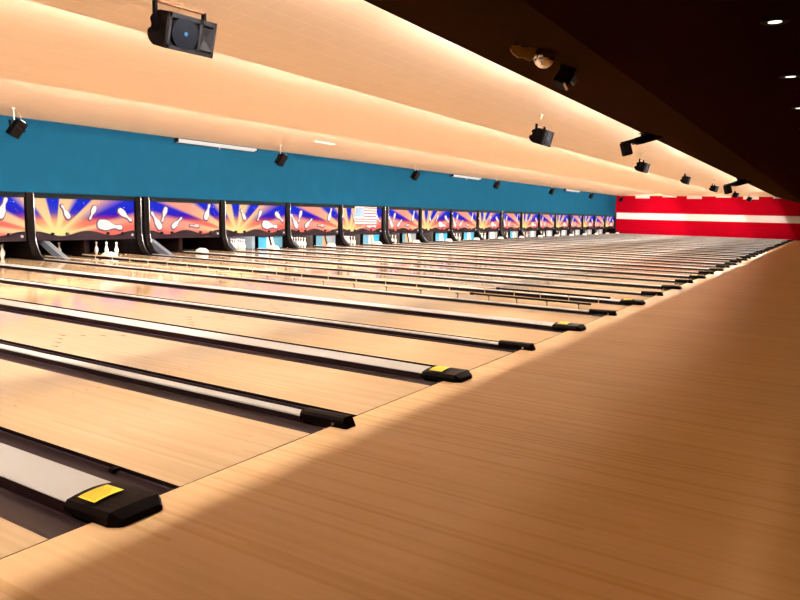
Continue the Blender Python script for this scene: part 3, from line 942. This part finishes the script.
for n, x in enumerate((7.5, 16.9, 26.2, 35.5, 44.8, 54.1, 63.4)):
    o = c0 if n == 0 else copy_tree(c0, (0, 0, 0))
    y = 14.0
    o.location = (x, y, ceil_z(y) - .455)
    lab = f'small tilted black spotlight against the blue wall, {ORD[n]} from the left' if n < 6 else 'small black spotlight in the corner where blue and red walls meet'
    tag(o, lab, 'spotlight', 'spotlights before the blue wall')

# ------------------------------------------------------------------ scanner lights on the bulkhead edge
def scanner(loc, s, rz, lab):
    r = empty('scanner_light', loc, rz)
    # long body along local x, pointing down towards the lanes
    R = Matrix.Rotation(math.radians(-17), 4, 'Y')
    bm = bevbox(-.05, .62, -.10, .10, -.09, .09, .02); 
    for q in range(7): box(bm, .05 + q * .07, .08 + q * .07, -.105, .105, -.098, .0)
    bm.transform(R); link('body', bm, M_blackm, r)
    bm = bmesh.new(); box(bm, -.42, -.05, -.09, -.07, -.02, .08); box(bm, -.42, -.05, .07, .09, -.02, .08); box(bm, -.42, -.03, -.09, .09, .06, .08)
    bm.transform(R); link('mirror_arm', bm, M_blackm, r)
    bm = bevbox(-.46, -.24, -.09, .09, -.27, .05, .03); bm.transform(R); link('mirror_head', bm, M_blackm, r)
    bm = bmesh.new(); box(bm, -.16, -.08, -.05, .05, -.06, .04); bm.transform(R); p = link('lens', bm, M_chrome, r); p['label'] = 'bright lens end'
    bm = bmesh.new(); box(bm, .10, .13, -.13, .13, .0, .18); box(bm, .30, .33, -.13, .13, .0, .18); box(bm, .05, .38, -.13, .13, .17, .19)
    cyl(bm, (.21, 0, .19), (.21, 0, .34), .02, n=8); cyl(bm, (.12, 0, .19), (.12, 0, .34), .008, n=6)
    link('bracket', bm, M_blackm, r)
    r.scale = (s, s, s)
    tag(r, lab, 'scanner light', 'scanner lights on the bulkhead'); return r
scanner((15.6, 1.42, 3.33), 1.0, math.radians(-52), 'long black scanner light with a dangling mirror head, nearer of two')
scanner((35.3, 1.38, 3.26), 1.35, math.radians(-52), 'long black scanner light with a dangling mirror head, the farther one')

# mirror ball, a plate added for a tan ceiling patch, and a moving head in the shadow under the bulkhead
mb = empty('mirror_ball', (5.05, -.08, 3.07))
bm = bmesh.new(); bmesh.ops.create_uvsphere(bm, u_segments=28, v_segments=16, radius=.11)
link('ball', bm, M_mirror, mb)
bm = bmesh.new(); cyl(bm, (0, 0, .09), (0, 0, .115), .03, n=12)
link('motor', bm, M_blackm, mb)
tag(mb, 'small faceted mirror ball under the dark bulkhead', 'mirror ball')
gp = empty('gold_patch', (5.04, .13, 3.13), math.radians(-42))
bm = bmesh.new()
outl = [(-.17, .02), (-.14, .065), (-.07, .07), (-.04, .05), (.03, .055), (.05, .075), (.12, .08), (.15, .02), (.12, -.05), (.05, -.075), (-.02, -.045), (-.08, -.055), (-.14, -.02)]
prism(bm, outl, -.012, 0, 'y')
link('plate', bm, M_gold, gp)
bm = bmesh.new(); cyl(bm, (.05, .006, .04), (.05, .03, .13), .008, n=6); cyl(bm, (-.10, .006, .04), (-.10, .03, .13), .008, n=6)
link('hanger', bm, M_blackm, gp)
tag(gp, 'ragged gold patch, added as a plate beside the mirror ball', 'plate')
mh = empty('moving_head_light', (6.08, .02, 3.13))
R = Matrix.Rotation(math.radians(25), 4, 'Y') @ Matrix.Rotation(math.radians(20), 4, 'X')
bm = bevbox(-.11, .11, -.11, .11, .12, .20, .015); link('base', bm, M_blackm, mh)
bm = bmesh.new(); box(bm, -.14, -.115, -.04, .04, -.10, .10); box(bm, .115, .14, -.04, .04, -.10, .10); box(bm, -.14, .14, -.04, .04, .10, .125); link('yoke', bm, M_blackm, mh)
bm = bmesh.new(); cyl(bm, (0, 0, .06), (0, 0, -.16), .085, .10, n=16); cyl(bm, (0, 0, -.16), (0, 0, -.20), .10, .09, n=16); bm.transform(R); link('lamp_head', bm, M_blackm, mh, smooth=True)
bm = bmesh.new(); box(bm, -.05, .02, -.118, -.108, .15, .172); link('badge', bm, M_white, mh)
bm = bmesh.new(); box(bm, -.09, .03, -.12, -.10, -.22, -.20); bm.transform(R); link('colour_frame', bm, M_white, mh)
bm = bmesh.new(); box(bm, .03, .11, -.115, -.09, -.10, -.02); bm.transform(R); link('lens_block', bm, M_steel, mh)
tag(mh, 'black moving head light half lost in the dark by the mirror ball', 'stage light')

# small black clip on the gutter rim by the nearest wide divider
bm = bevbox(-.022, .022, -.022, .022, -.02, .006, .004)
o = link('gutter_clip', bm, M_black); o.location = (.335, .52, -.012)
tag(o, 'small black clip on the gutter rim beyond the nearest stickered end block', 'clip')
